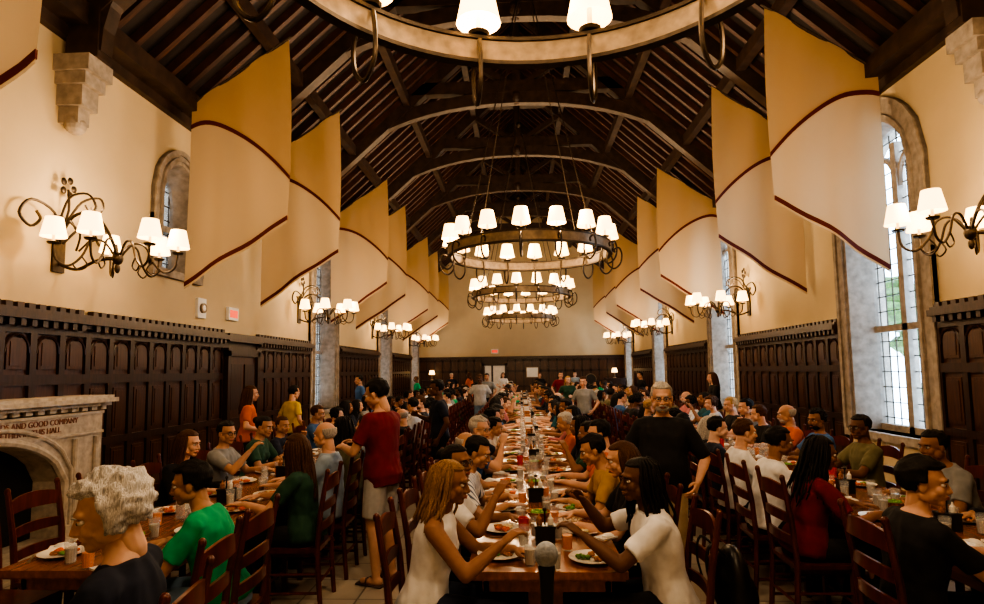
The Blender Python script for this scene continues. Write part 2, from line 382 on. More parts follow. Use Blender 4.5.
hs("woman_in_black_top",CRx,4.25,WEST,pmats('light','black','black','brown'),fem=True,lean=.14,hair='long',hlen=.3,hp=.2,seed=6)
# left table
hs("woman_with_curly_gray_hair",LRx+.27,2.25,WEST+.2,pmats('pale','navy','black','white'),sc=1.09,fem=True,lean=.05,hair='curly',vol=1.22,hy=.42,hp=.26,hl=((-.12,.34,.68),(.12,.34,.68)),seed=7,wid=1.08)
hs("man_in_green_tshirt",LRx,3.55,WEST,pmats('tan','green','denim','black'),lean=.30,hair='short',vol=1.07,hy=.1,hp=.2,twist=.2,seed=8,wid=1.1)
hs("woman_with_long_brown_hair",LRx,4.9,WEST,pmats('light','dgreen','black','brown'),fem=True,lean=.12,hair='long',hlen=.42,hy=-.3,seed=9)
hs("woman_in_black_sweater",LLx,5.45,EAST,pmats('light','black','black','brown'),fem=True,lean=.22,sleeve='long',hair='long',hlen=.36,hy=-.1,hp=.15,seed=10)
hs("man_with_glasses",LLx,6.3,EAST,pmats('tan','grey','black','black'),lean=.12,hair='short',glasses=True,hy=-.45,seed=12,hl=((-.17,.40,.80),(.12,.36,1.02)),hk=('flat','relax'))
hs("woman_in_green_top",LLx,7.1,EAST,pmats('tan','dgreen','black','black'),fem=True,lean=.2,hair='bun',hy=-.2,hp=.2,seed=11)
# right table
hs("young_man_in_black_tshirt",RLx,3.35,EAST,pmats('light','black','black','black'),lean=.12,hair='short',vol=1.15,hy=-.6,hp=.08,hl=((-.12,.46,.80),(.14,.44,.80)),seed=13,wid=1.05)
hs("woman_with_braids",RLx,4.55,EAST,pmats('brown','maroon','black','black'),fem=True,lean=.2,hair='locs',hlen=.38,hp=.2,seed=14)
hs("man_in_white_tshirt",RLx,5.25,EAST,pmats('brown','white','black','black'),lean=.2,hair='short',hp=.15,seed=15)
hs("boy_in_white_shirt",RLx,5.95,EAST,pmats('light','white','navy','brown'),lean=.15,hair='short',hp=.1,seed=16)
hs("man_in_gray_tshirt",RRx,5.0,WEST,pmats('brown','grey','black','black'),lean=.30,hair='short',hy=.2,hp=.12,seed=17,wid=1.08)
hs("man_in_olive_shirt",RRx,6.3,WEST,pmats('deep','olive','black','black'),lean=.05,hair='short',glasses=True,hy=.3,seed=18)
hs("man_in_blue_shirt",RRx,7.2,WEST,pmats('brown','blue','black','black'),lean=.05,hair='afro',hy=.4,beard=True,seed=19)
hs("woman_in_dark_sweatshirt",RRx+.05,4.2,WEST,pmats('tan','black','black','black'),fem=True,lean=.12,sleeve='long',hair='long',hlen=.3,hy=.25,hp=.15,seed=20)
# standing
hero("standing_man_in_black_shirt",(1.13,4.95,0),math.radians(158),pmats('light','black','khaki','grey'),pose='stand',lean=-.02,hair='short',vol=1.0,hp=.12,hy=.2,belly=.05,sleeve='elbow',beard=True,glasses=True,wid=1.04,
     hl=((-.27,.14,.95),(.26,.19,1.0)),hk=('relax','relax'),seed=21,shirtlen=-.10,sc=1.0)
hero("standing_man_in_maroon_tshirt",(-1.24,5.35,0),math.radians(66),pmats('light','maroon','lgrey','black',M("sandal",(.08,.05,.04))),pose='stand',lean=.04,hair='short',vol=1.06,hp=.30,hy=.25,bottom='shorts',
     hl=((-.12,.33,1.12),(.12,.35,1.14)),hk=('relax','relax'),palm=((.5,0,-1),(-.5,0,-1)),seed=22,shirtlen=-.13,sc=1.03)
# crowd base meshes
base=[]
specs=[dict(lean=.10,hair='short',hp=.15),dict(lean=.28,hair='short',hy=.5,hp=.1),dict(lean=.2,hair='short',hy=-.5,glasses=True,hl=((-.17,.4,.8),(.1,.33,1.05)),hk=('flat','relax')),
 dict(lean=.34,hair='short',hp=.3,belly=.04,wid=1.06),dict(fem=True,lean=.15,hair='long',hlen=.3,hy=.4),dict(fem=True,lean=.3,hair='long',hlen=.36,hp=.3),
 dict(fem=True,lean=.1,hair='bun',hy=-.45,hl=((-.1,.3,1.03),(.17,.4,.8)),hk=('relax','flat')),dict(fem=True,lean=.22,hair='curly',vol=1.12,hp=.1,hy=.2),
 dict(lean=.05,hair='bald',hy=-.3,belly=.05,beard=True),dict(lean=.2,hair='afro',vol=1.1,hp=.2),dict(fem=True,lean=.2,hair='locs',hlen=.3,hy=-.3),dict(lean=.15,hair='short',beard=True,hy=.5,sleeve='long')]
for i,s in enumerate(specs):
    me=person(q=0,seed=40+i,**s).mesh("seated_diner",pmats('tan','grey','black','black'),smooth=4); base.append((me,s))
stand=[]
for i,s in enumerate([dict(hair='short',hl=((-.24,.12,.95),(.24,.12,.95)),hk=('relax','relax')),dict(fem=True,hair='long',hl=((-.12,.3,1.1),(.2,.2,1.05)),hk=('relax','relax')),dict(hair='short',bottom='shorts',hl=((-.24,.05,.90),(.15,.3,1.2)),hk=('relax','relax'))]):
    stand.append((person(q=0,pose='stand',lean=.03,seed=60+i,**s).mesh("standing_diner",pmats('tan','grey','black','black'),smooth=4),s))
def crowd(lib,name,x,y,f,shirt=None,hair=None,k=None):
    me,s=lib[k] if k is not None else R.choice(lib)
    fem=s.get('fem'); sk=R.choice(['light','tan','light','brown','deep','pale','tan'])
    hs_=hair or (R.choice(['black','black','brown','black','brown','black','blonde','grey']) if sk in('light','pale','tan') else 'black')
    if s.get('hair')=='bald': hs_='grey'
    if s.get('hair') in('locs','afro') : sk=R.choice(['brown','deep']); hs_='black'
    sh=shirt or R.choice(['white','black','navy','black','maroon','grey','dgreen','olive','orange','blue','lblue','teal','lgrey','pink','cream','black','white','navy','green','black','navy'])
    o=inst(me,name,(x+R.uniform(-.03,.03),y,0),f+R.uniform(-.15,.15),R.uniform(.94,1.04))
    for i,m in enumerate(pmats(sk,sh,R.choice(['black','navy','denim','khaki']),hs_)):
        o.material_slots[i].link='OBJECT'; o.material_slots[i].material=m
    return o
seat(LLx,3.6,EAST); seat(LLx,4.15,EAST); seat(LLx,4.8,EAST); seat(LRx+.05,2.95,WEST)
for x,f,y0,y1 in[(CLx,EAST,5.5,28),(CRx,WEST,5.7,28),(LLx,EAST,7.8,28),(LRx,WEST,5.6,28),(RLx,EAST,6.6,28),(RRx,WEST,7.9,28)]:
    y=y0
    while y<y1:
        if all(abs(y-oy)>.55 or abs(x-ox)>.5 for ox,oy in occ):
            seat(x,y,f)
            if R.random()<.93 : crowd(base,"seated_diner",x,y,f)
        y+=.70
for x,y,f,sh,ha,k in[(-2.55,29.4,1.2,'orange','brown',1),(-3.9,10.1,-.6,'yellow','black',0),(-4.0,8.7,-1.2,'orange','brown',1),(-1.2,8.6,2.0,'navy','black',2),(-1.15,16.5,3.,'lgrey','brown',0),(1.4,13.5,2.6,'grey','brown',0),(1.35,17.5,3.2,'dgreen','blonde',1),
   (-4.3,16,2.,'blue','black',0),(4.4,14,1.6,'black','brown',1),(-1.2,21,3.,'grey','black',0),(1.4,22,3.1,'maroon','black',0),(-.9,29.2,3.1,'white','black',1),(.9,29.3,3.,'black','brown',0),(-3.4,29.4,3.1,'navy','grey',2),(2.6,29.5,3.2,'lblue','black',0),(4.3,22,2.,'black','black',0),(-4.2,24,2.,'green','brown',0)]:
    crowd(stand,"standing_diner",x,y,f,sh,ha,k)
print("people",time.time()-T0)
# ---------------------------------------------------------------- chair
g=G()
g.add(box(-.22,.22,-.20,.22,.435,.465)); g.add(box(-.19,.19,-.17,.19,.40,.435))
for s in(-1,1):
    g.add(beam((s*.195,.19,0),(s*.195,.19,.44),.04,.04,(0,1,0)))
    g.add(tube([(s*.20,-.22,0),(s*.20,-.20,.25),(s*.20,-.19,.46),(s*.205,-.215,.75),(s*.21,-.265,1.04)],[.019,.021,.022,.02,.017],8))
    g.add(ell((s*.21,-.268,1.05),(.02,.02,.025),8,6))
    for z in(.13,.27): g.add(tube([(s*.197,.19,z),(s*.199,-.20,z)],.011,6))
g.add(tube([(-.195,.19,.2),(.195,.19,.2)],.011,6)); g.add(tube([(-.195,-.2,.2),(.195,-.2,.2)],.011,6))
def slat(z,yb,h,crown):
    rings=[]
    for t in np.linspace(-1,1,9):
        x=t*.205; y=yb-.028*(1-t*t); c=crown*(1-t*t)
        rings.append([(x,y-.009,z-h/2+c*.3),(x,y+.009,z-h/2+c*.3),(x,y+.009,z+h/2+c),(x,y-.009,z+h/2+c)])
    return loft(rings)
for z,yb,h,c in((.62,-.203,.06,.01),(.77,-.218,.06,.015),(.94,-.245,.09,.03)): g.add(slat(z,yb,h,c))
chair_me=g.mesh("dining_chair",[m_chair],smooth=.6)
for x,y,f in chairs:
    inst(chair_me,"dining_chair",(x,y,0),f+R.uniform(-.06,.06))
# ---------------------------------------------------------------- tables
def table(x,y0,y1,name):
    g=G(); w=.43; n=int((y1-y0)/2.4); st=(y1-y0)/n
    for i in range(n):
        a=y0+i*st; b=a+st-.006
        g.add(box(-w,w,a,b,.712,.75)); g.add(box(-w+.015,w-.015,a+.01,b-.01,.70,.712))
        g.add(box(-w+.08,w-.08,a+.08,a+.11,.62,.70)); g.add(box(-w+.08,w-.08,b-.11,b-.08,.62,.70))
        for s in(-1,1): g.add(box(s*(w-.10)-.015,s*(w-.10)+.015,a+.08,b-.08,.62,.70))
        for yy in(a+.35,b-.35):
            g.add(box(-.30,.30,yy-.04,yy+.04,.0,.08)); g.add(box(-.10,.10,yy-.03,yy+.03,.08,.62)); g.add(box(-.34,.34,yy-.04,yy+.04,.56,.62))
        g.add(box(-.03,.03,a+.35,b-.35,.25,.33))
    return g.obj(name,[m_table],(x,0,0))
TB=[(.12,3.3),(-2.5,3.3),(2.75,2.4)]
for x,y0 in TB: table(x,y0,28.6,"long_dining_table")
# tableware
def plate(g,x=0,y=0,z=0,n=20,food=True,k=0):
    g.add(lathe([(0,.004),(.07,.004),(.085,.010),(.130,.020),(.133,.024),(.085,.014),(.07,.010),(0,.010)],n,(x,y,z)),0)
    if food:
        rr=random.Random(k)
        for cl in range(4):
            ca=cl*1.57+rr.random(); cr_=rr.uniform(.03,.055); mt=rr.choice([1,2,5,6,1,2])
            for i in range(9):
                a=rr.random()*6.28; r=rr.random()*.032; s=rr.uniform(.010,.022)
                g.add(ell((x+cr_*math.cos(ca)+r*math.cos(a),y+cr_*math.sin(ca)+r*math.sin(a),z+.014+s*.5),(s,s*.8,s*.6),7,5),mt)
def glassg(g,x=0,y=0,z=0,n=14,m=0,h=.13):
    g.add(lathe([(0,.002),(.028,.002),(.036,h),(.034,h),(.027,.01),(0,.01)],n,(x,y,z)),m)
pl=[]
for k in range(6):
    g=G(); plate(g,k=k+3); g.add(box(.15,.162,-.09,.09,.001,.004),3); g.add(box(-.05,.10,-.24,-.15,.001,.012),4); g.add(ell((.03,-.2,.012),(.05,.035,.02),8,5),4)
    pl.append(g.mesh("dinner_plate",[m_white,m_green,m_brown,m_band,m_paper,m_tomato,m_rice],smooth=.6))
m_water=M("iced_drink",(.45,.42,.38),.05,var=.1)
def gmesh(dm):
    g=G(); glassg(g); g.add(lathe([(0,.09),(.0315,.09),(.0275,.012),(0,.012)],12),1); return g.mesh("drinking_glass",[m_glass,dm],smooth=.6)
gl=gmesh(m_water); glo=gmesh(m_orange)
g=G(); glassg(g); rc=g.mesh("red_cup",[m_red],smooth=.6)
g=G(); g.add(lathe([(0,0),(.055,0),(.06,.02),(.05,.14),(.055,.2),(.05,.2),(.045,.14),(.05,.02),(0,.02)],18)); g.add(tube(smoothpath([(.052,0,.18),(.10,0,.17),(.10,0,.08),(.057,0,.05)]),.008,6)); pit=g.mesh("water_pitcher",[m_glass],smooth=.6)
g=G(); g.add(box(-.06,.06,-.045,.045,0,.10)); g.add(box(-.065,.065,-.05,.05,.10,.115)); g.add(tube([(0,0,.11),(0,0,.2)],.006,6)); g.add(ell((0,0,.205),(.014,)*3,8,6))
for bx_,mm in((-.035,1),(.035,2)): g.add(lathe([(0,.1),(.018,.1),(.018,.15),(.007,.165),(.005,.18),(0,.18)],10,(bx_,0,0)),mm)
cad=g.mesh("condiment_caddy",[m_black,m_brown,m_white],smooth=.6)
g=G(); g.add(lathe([(0,0),(.05,0),(.09,.06),(.085,.06),(.045,.008),(0,.008)],18)); 
for i in range(7): g.add(ell((.04*math.cos(i*.9),.04*math.sin(i*.9),.05),(.024,.022,.018),7,5),1)
bowl=g.mesh("food_bowl",[m_brown,m_green],smooth=.6)
for ti,(tx,y0) in enumerate(TB):
    y=y0+.22; far=G()
    while y<28.3:
        for s in(-1,1):
            px=tx+s*.26; yy=y+R.uniform(-.06,.06)
            if y<9:
                inst(R.choice(pl),"dinner_plate",(px,yy,.75),R.uniform(0,6))
                inst(R.choice([gl,gl,gl,glo,gl,rc] if R.random()<.6 else [gl]),"drinking_glass",(tx+s*.12+R.uniform(-.03,.03),yy+.19,.75))
                if R.random()<.75: inst(R.choice([gl,gl,glo]),"drinking_glass",(tx+s*.07+R.uniform(-.03,.03),yy-.16,.75))
            else:
                plate(far,px,yy,.75,10,False); far.add(ell((px,yy,.765),(.07,.06,.02),7,5),R.choice([1,2,2])); glassg(far,tx+s*.12,yy+.2,.75,8,R.choice([3,3,3,0,3,5]))
                if R.random()<.6: far.add(ell((tx+s*R.uniform(.05,.3),yy+.33,.762),(.06,.04,.02),7,5),0)
        if R.random()<.7: (inst(R.choice([cad,pit,bowl]),"serving_piece",(tx+R.uniform(-.02,.02),y+.31,.75)) if y<9 else far.add(box(tx-.06,tx+.06,y+.25,y+.35,.75,.88),R.choice([5,0,2])))
        y+=.60
    far.obj("place_settings",[m_white,m_green,m_brown,m_glass,m_red,m_black],smooth=.6)
inst(rc,"drinking_glass",(0.0,3.95,.75))
for o in list(bpy.data.objects):
    if o.name.startswith("serving_piece"): o.name=o.data.name
    if o.name.startswith("drinking_glass") and o.data is rc: o.name="red_cup"
# microphone
g=G(); g.add(ell((0,0,1.36),(.030,.030,.032),18,12),1); g.add(tube([(0,0,1.335),(0,0,1.30),(0,0,1.17)],[.022,.018,.013],12),0); g.add(tube([(0,0,1.2),(0,0,.03)],.009,8),0)
g.add(tube([(0,-.02,1.22),(0,.02,1.22)],.02,8),0); g.add(lathe([(0,0),(.13,0),(.13,.015),(.03,.03),(0,.03)],20),0)
g.obj("microphone_on_stand",[m_black,m_grey],(.055,1.55,0),smooth=.7)
# backpack hung on chair
g=G(); b=G(); b.add(ell((0,0,0),(.16,.09,.22),18,12)); b.add(ell((0,-.07,-.06),(.12,.06,.12))); V,F=remesh(b,.015,3); g.add((V,F)); 
for s in(-1,1): g.add(tube(smoothpath([(s*.07,.06,.18),(s*.09,.14,.24),(s*.09,.16,.1),(s*.08,.08,-.15)]),.014,6,.5))
g.obj("backpack",[m_black],(1.15,3.5,.62),WEST,smooth=4)

# ---------------------------------------------------------------- shell
W=5.5; YB=-3.; YF=32.4; EV=6.3; AP=11.3
G().add(box(-W-.6,W+.6,YB-.5,YF+.5,-.1,0)).obj("floor",[m_floor])
def wins(s): return [(9.25 if s<0 else 9.3,.9),(16.5,.9),(23.9,.9),(30.6,.9)]
def archz(t,z0,z1): # pointed arch t in[-1,1]
    return z0+(z1-z0)*math.sqrt(max(0,1-abs(t)**1.7))
def wall_side(s):
    g=G(); xi=s*W; xo=s*(W+.5); xa,xb=min(xi,xo),max(xi,xo)
    y=YB
    for i,(c,h) in enumerate(wins(s)):
        sm_=s<0 and i==0
        bot=3.45 if sm_ else .8; top=5.25 if sm_ else 5.6; hh=.52 if sm_ else h
        spr=top-(.6 if sm_ else .9)
        g.add(box(xa,xb,y,c-hh,0,EV)); g.add(box(xa,xb,c-hh,c+hh,0,bot))
        N=12
        for k in range(N):
            ya=c-hh+2*hh*k/N; yb=ya+2*hh/N; za=archz(-1+2*k/N,spr,top); zb=archz(-1+2*(k+1)/N,spr,top)
            V=[(xa,ya,za),(xb,ya,za),(xb,yb,zb),(xa,yb,zb),(xa,ya,EV),(xb,ya,EV),(xb,yb,EV),(xa,yb,EV)]; g.add((V,BF))
        y=c+hh
        t=G(); 
        path=[(c-hh,bot)]+[(c-hh,bot+(spr-bot)*k/3) for k in range(1,4)]+[(c-hh+2*hh*k/16,archz(-1+2*k/16,spr,top)) for k in range(1,16)]+[(c+hh,spr-(spr-bot)*k/3) for k in range(0,4)]
        def sweep(prof):
            rings=[]
            for j,(py,pz) in enumerate(path):
                a=path[max(j-1,0)];b_=path[min(j+1,len(path)-1)]; ty,tz=b_[0]-a[0],b_[1]-a[1]; L=math.hypot(ty,tz); oy,oz=-tz/L,ty/L
                rings.append([(s*(W+d),py+oy*o,pz+oz*o) for d,o in prof])
            return loft(rings)
        sw=.18 if sm_ else .30
        t.add(sweep([(-.06,0),(-.06,sw),(.02,sw),(.02,0)])); t.add(sweep([(-.09,sw-.08),(-.09,sw),(.0,sw),(.0,sw-.08)])); t.add(sweep([(-.06,-.05),(-.06,0),(.49,.0),(.49,-.14),(.3,-.14)]))
        t.add(sweep([(-.10,.0),(-.10,.06),(.0,.06),(.0,.0)]))
        xm0,xm1=s*(W+.28),s*(W+.42); x0,x1=min(xm0,xm1),max(xm0,xm1)
        t.add(box(x0,x1,c-.06,c+.06,bot,top-.35)); 
        for zz in(bot+.0,bot+1.55 if bot<2 else bot+.7): t.add(box(x0,x1,c-hh,c+hh,zz,zz+.10))
        t.add(box(min(s*(W-.08),s*(W+.5)),max(s*(W-.08),s*(W+.5)),c-hh-sw,c+hh+sw,bot-.12,bot))
        for q in(-1,1): # lancet heads
            P=[(s*(W+.35),c+q*hh*.5-hh*.45*math.cos(a),spr-.15+.55*math.sin(a)**.8) for a in np.linspace(0.001,math.pi-.001,13)]
            t.add(tube(P,.05,6))
        t.obj("window_surround",[m_stone])
        p=G(); xg=s*(W+.36)
        nn=int(2*hh/.17)
        for k in range(nn+1):
            yy=c-hh+2*hh*k/nn; tz=archz(-1+2*k/nn,spr,top); 
            if tz>bot+.3: p.add(box(xg-.008,xg+.008,yy-.007,yy+.007,bot,tz),0)
        zz=bot+.2
        while zz<top-.2:
            hw=hh if zz<spr else hh*max(0,(1-((zz-spr)/(top-spr))**2))**(1/1.7)
            p.add(box(xg-.008,xg+.008,c-hw,c+hw,zz-.007,zz+.007),0); zz+=.24
        p.add(([(xg,c-hh,bot),(xg,c+hh,bot),(xg,c+hh,top),(xg,c-hh,top)],[(0,1,2,3)]),1)
        p.obj("window_%d"%(i+1 if s<0 else i+5),[m_iron,m_glass])
    g.add(box(xa,xb,y,YF,0,EV)); g.obj("wall_left" if s<0 else "wall_right",[m_plaster])
wall_side(-1); wall_side(1)
G().add(box(-8.2,-8,4,34,0,9)).add(box(-8,-7.9,4,34,4.4,4.6)).add(box(-8,-7.8,11.6,12.4,0,9)).obj("added_sky_blocker",[m_stone])  # stone slab added outside to keep bright sky out of the left windows
for tx_,ty_,th_ in((11,14.5,3.0),(13,20,4.4),(10.5,27,3.2),(14,33,5)):
    g=G(); g.add(tube([(0,0,-1),(.05,0,th_*.5),(-.1,.1,th_)],[.22,.17,.08],8),1)
    rr=random.Random(int(tx_*10))
    for i in range(46):
        a=rr.random()*6.28; r=rr.random()**.5*1.7; z=th_*.75+rr.uniform(-1.1,1.3); s_=rr.uniform(.25,.6); g.add(ell((r*math.cos(a),r*math.sin(a),z),(s_,s_,s_*.7),7,5),0)
    g.obj("garden_tree",[m_leaf,m_bark],(tx_,ty_,0))
# end walls
for nm,y0,y1 in(("wall_back",YB-.4,YB),("wall_far",YF,YF+.4)):
    g=G(); pr=[(-W-.5,0),(W+.5,0),(W+.5,EV),(0,AP),(-W-.5,EV)]
    V=[(x,y0,z) for x,z in pr]+[(x,y1,z) for x,z in pr]
    g.add((V,[(0,1,2,3,4),(9,8,7,6,5)]+[(i,i+5,(i+1)%5+5,(i+1)%5) for i in range(5)])); g.obj(nm,[m_plaster])
# roof
g=G(); sl=math.hypot(W,AP-EV)
for s in(-1,1):
    e=(s*(W+.6),EV-.6*(AP-EV)/W); V=[(e[0],YB-.5,e[1]),(0,YB-.5,AP),(0,YF+.5,AP),(e[0],YF+.5,e[1])]; V+=[(x,y,z+.25) for x,y,z in V]
    g.add((V,BF))
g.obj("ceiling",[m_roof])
g=G(); y=YB+.2
def rp(s,x,dz=0): return (s*x,EV+(W-x)*(AP-EV)/W+dz)
while y<YF:
    for s in(-1,1):
        a=rp(s,5.48,-.09);b_=rp(s,.05,-.09); g.add(beam((a[0],y,a[1]),(b_[0],y,b_[1]),.09,.13))
    y+=.42
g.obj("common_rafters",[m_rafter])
g=G()
for s in(-1,1):
    for x in(1.35,2.75,4.1): a=rp(s,x,-.24); g.add(beam((a[0],YB,a[1]),(a[0],YF,a[1]),.16,.24))
    g.add(box(min(s*5.15,s*5.5),max(s*5.15,s*5.5),YB,YF,EV-.25,EV+.02))
    g.add(box(min(s*5.40,s*5.5),max(s*5.40,s*5.5),YB,YF,EV-.40,EV-.25))
g.add(box(-.09,.09,YB,YF,AP-.4,AP-.1)); g.obj("roof_purlins",[m_truss])
# truss
g=G()
for s in(-1,1):
    a=rp(s,5.4,-.28);b_=rp(s,0,-.28); g.add(beam((a[0],0,a[1]),(b_[0],0,b_[1]),.24,.34))
    rings=[]
    pts=[]
    for t in np.linspace(0,math.pi/2,16):
        pts.append((5.15*math.cos(t)**.92,5.75+2.85*math.sin(t)))
    for j,(x,z) in enumerate(pts):
        a=pts[max(j-1,0)];c=pts[min(j+1,15)]; tx,tz=c[0]-a[0],c[1]-a[1]; L=math.hypot(tx,tz); nx,nz=tz/L,-tx/L
        hh=.15
        rings.append([(s*(x-nx*hh),-.10,z-nz*hh),(s*(x+nx*hh),-.10,z+nz*hh),(s*(x+nx*hh),.10,z+nz*hh),(s*(x-nx*hh),.10,z-nz*hh)])
    g.add(loft(rings))
    g.add(box(min(s*5.02,s*5.42),max(s*5.02,s*5.42),-.13,.13,5.65,EV))
    for x0,z0,x1 in((4.55,6.95,4.4),(3.5,7.8,3.2)):
        r=rp(s,x1,-.3); g.add(beam((s*x0,0,z0-.1),(r[0],0,r[1]),.14,.2,(0,1,0)))
    g.add(beam((s*.25,0,9.0),(s*1.35,0,rp(1,1.35,-.35)[1]),.14,.18,(0,1,0)))
    g.add(beam((s*1.2,0,9.0),(s*2.2,0,rp(1,2.2,-.3)[1]-.1),.12,.16,(0,1,0)))
g.add(box(-2.75,2.75,-.12,.12,8.72,9.02)); g.add(box(-1.25,1.25,-.1,.1,10.0,10.2)); g.add(box(-.1,.1,-.1,.1,9.0,11.0)); g.add(ell((0,0,8.62),(.16,.16,.2)))
tme=g.mesh("roof_truss",[m_truss])
ty=[-.1,3.45,6.8,10.85,14.5,18.15,21.8,25.45,29.1]
for y in ty:
    inst(tme,"roof_truss",(0,y,0))
    for s in(-1,1):
        c=G()
        for k,(z0,z1,w) in enumerate(((5.45,5.65,.34),(5.3,5.45,.28),(5.05,5.3,.22),(4.85,5.05,.15))):
            x0,x1=s*(W-w-.1),s*W; c.add(box(min(x0,x1),max(x0,x1),-w/1.6,w/1.6,z0,z1))
        c.add(ell((s*(W-.15),0,4.85),(.12,.12,.12)))
        c.obj("stone_corbel",[m_stone],(0,y,0))
# ---------------------------------------------------------------- wainscot
def wains(s,y0,y1,z0=0,z1=2.57):
    g=G()
    def bx(d0,d1,a,b_,za,zb,m=0):
        p,q=s*(W-d0),s*(W-d1); g.add(box(min(p,q),max(p,q),a,b_,za,zb),m)
    bx(0,.035,y0,y1,z0,2.42,1)
    n=max(1,round((y1-y0)/.44)); st=(y1-y0)/n
    for i in range(n+1):
        yy=y0+i*st; a,b_=max(y0,yy-.045),min(y1,yy+.045); bx(.03,.07,a,b_,z0,2.38)
    for za,zb in((0,.18),(.92,1.02),(1.72,1.84),(2.30,2.42)):
        if zb>z0: bx(.03,.072,y0,y1,max(za,z0),zb)
    for i in range(n):
        a=y0+i*st+.085; b_=y0+(i+1)*st-.085
        for za,zb in((.25,.86),(1.08,1.66),(1.90,2.24)):
            if za>z0: bx(.035,.058,a,b_,za,zb,1); bx(.058,.066,a+.04,b_-.04,za+.04,zb-.04,1)
        if 1.9>z0:
            c=(a+b_)/2; hw=(b_-a)/2+.04
            P=[(s*(W-.06),c+hw*math.cos(t),2.08+.2*math.sin(t)) for t in np.linspace(0,math.pi,9)]; g.add(tube(P,.016,5),0)
    bx(0,.11,y0,y1,2.40,2.45); bx(0,.18,y0,y1,2.45,2.53); bx(0,.14,y0,y1,2.53,2.57)
    y=y0+.02
    while y<y1-.08: bx(.10,.15,y,y+.07,2.37,2.45); bx(.02,.10,y,y+.09,2.57,2.63); y+=.15
    return g
segR=[(YB,8.1),(10.5,15.3),(17.7,22.7),(25.1,29.4)]
for a,b_ in segR: wains(1,a,b_).obj("wainscot_panelling",[m_dark,m_darkp])
for a,b_,z in[(YB,3.9,0),(3.9,7.3,1.5),(7.3,10.75,0),(12.15,15.3,0),(17.7,22.7,0),(25.1,29.4,0)]: wains(-1,a,b_,z).obj("wainscot_panelling",[m_dark,m_darkp])
# left wall door
g=G(); x0=-W
g.add(box(x0,x0+.05,10.75,12.15,0,2.42),0); g.add(box(x0+.05,x0+.10,10.85,12.05,0,2.15),1)
for yy in(10.80,12.04): g.add(box(x0+.04,x0+.16,yy-.05,yy+.06,0,2.25),0)
g.add(box(x0+.04,x0+.16,10.75,12.15,2.15,2.3),0); g.add(box(x0,x0+.18,10.75,12.15,2.42,2.57),0)
for a in(10.95,11.5):
    for za,zb in((.2,1.),(1.15,2.0)): g.add(box(x0+.10,x0+.12,a,a+.42,za,zb),0)
g.add(ell((x0+.15,11.95,1.0),(.03,.03,.03)),2); g.obj("door_1",[m_dark,m_darkp,m_band])
# far wainscot
g=G()
def fx(x0,x1,z0,z1,d0,d1,m): g.add(box(x0,x1,YF-d1,YF-d0,z0,z1),m)
for a,b_ in((-W,-2.1),(-.75,W)):
    fx(a,b_,0,2.42,0,.04,1); n=round((b_-a)/.45); st=(b_-a)/n
    for i in range(n+1): fx(a+i*st-.04,a+i*st+.04,0,2.4,.04,.08,0)
    for z0,z1 in((0,.18),(.92,1.02),(1.72,1.84),(2.3,2.42)): fx(a,b_,z0,z1,.04,.08,0)
fx(-2.1,-.75,2.2,2.5,0,.1,0); fx(-W,W,2.42,2.57,0,.16,0)
g.obj("wainscot_panelling",[m_dark,m_darkp])
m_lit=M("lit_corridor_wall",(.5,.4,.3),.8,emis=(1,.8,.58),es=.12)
g=G(); fx(-2.1,-.75,0,2.2,0,.02,1)
for a in(-2.1,-.87): fx(a,a+.12,0,2.2,0,.14,0)
fx(-2.1,-.75,2.08,2.2,0,.14,0); g.add(box(-1.98,-1.93,YF-.75,YF-.05,0.02,2.05),2); fx(-1.6,-1.5,0,2.08,0,.05,0); g.obj("door_2",[m_dark,m_lit,m_darkp])
G().add(box(.3,.9,YF-.13,YF-.09,1.45,1.95)).add(box(.26,.94,YF-.12,YF-.085,1.41,1.99),1).obj("framed_notice",[m_paper,m_band])
g=G(); g.add(tube([(0,-.02,0),(0,.03,0)],.30,24),0); g.add(tube([(0,-.03,0),(0,-.02,0)],.26,24),1); g.obj("wall_clock",[m_band,m_black],(3.7,YF-.12,1.3))
for x in(-4.7,4.85):
    g=G(); g.add(lathe([(0,0),(.1,0),(.1,.02),(.02,.05),(.02,.35),(0,.35)],14),0); g.add(lathe([(.16,.3),(.11,.52)],16),1); g.obj("table_lamp",[m_band,m_shade],(x,31.6,1.35),smooth=.7)
    g=G(); g.add(box(-.55,.55,-.25,.25,1.29,1.35)); g.add(box(-.5,.5,-.22,.22,.1,1.29)); 
    for q in(-1,1): g.add(box(q*.5-.03,q*.5+.03,-.24,.24,0,1.29)); g.add(ell((q*.07,-.24,.7),(.02,.02,.02),8,6))
    g.obj("sideboard",[m_dark],(x,31.6,0))
G().add(box(-.03,.03,-.19,.19,-.12,.12),0).add(box(.03,.034,-.15,.15,-.07,.07),1).obj("exit_sign",[m_paper,m_exit],(-W+.04,11.1,2.95))
G().add(box(-.19,.19,-.03,.03,-.12,.12),0).add(box(-.15,.15,-.034,-.03,-.07,.07),1).obj("exit_sign",[m_paper,m_exit],(-1.4,YF-.04,2.85))
g=G(); g.add(box(0,.05,-.13,.13,-.17,.17),0); g.add(tube([(.05,0,0),(.09,0,0)],.085,20),1); g.add(tube([(.09,0,0),(.10,0,0)],[.05,.03],16),0); g.obj("fire_alarm_box",[m_paper,m_band],(-W,10.0,2.95))
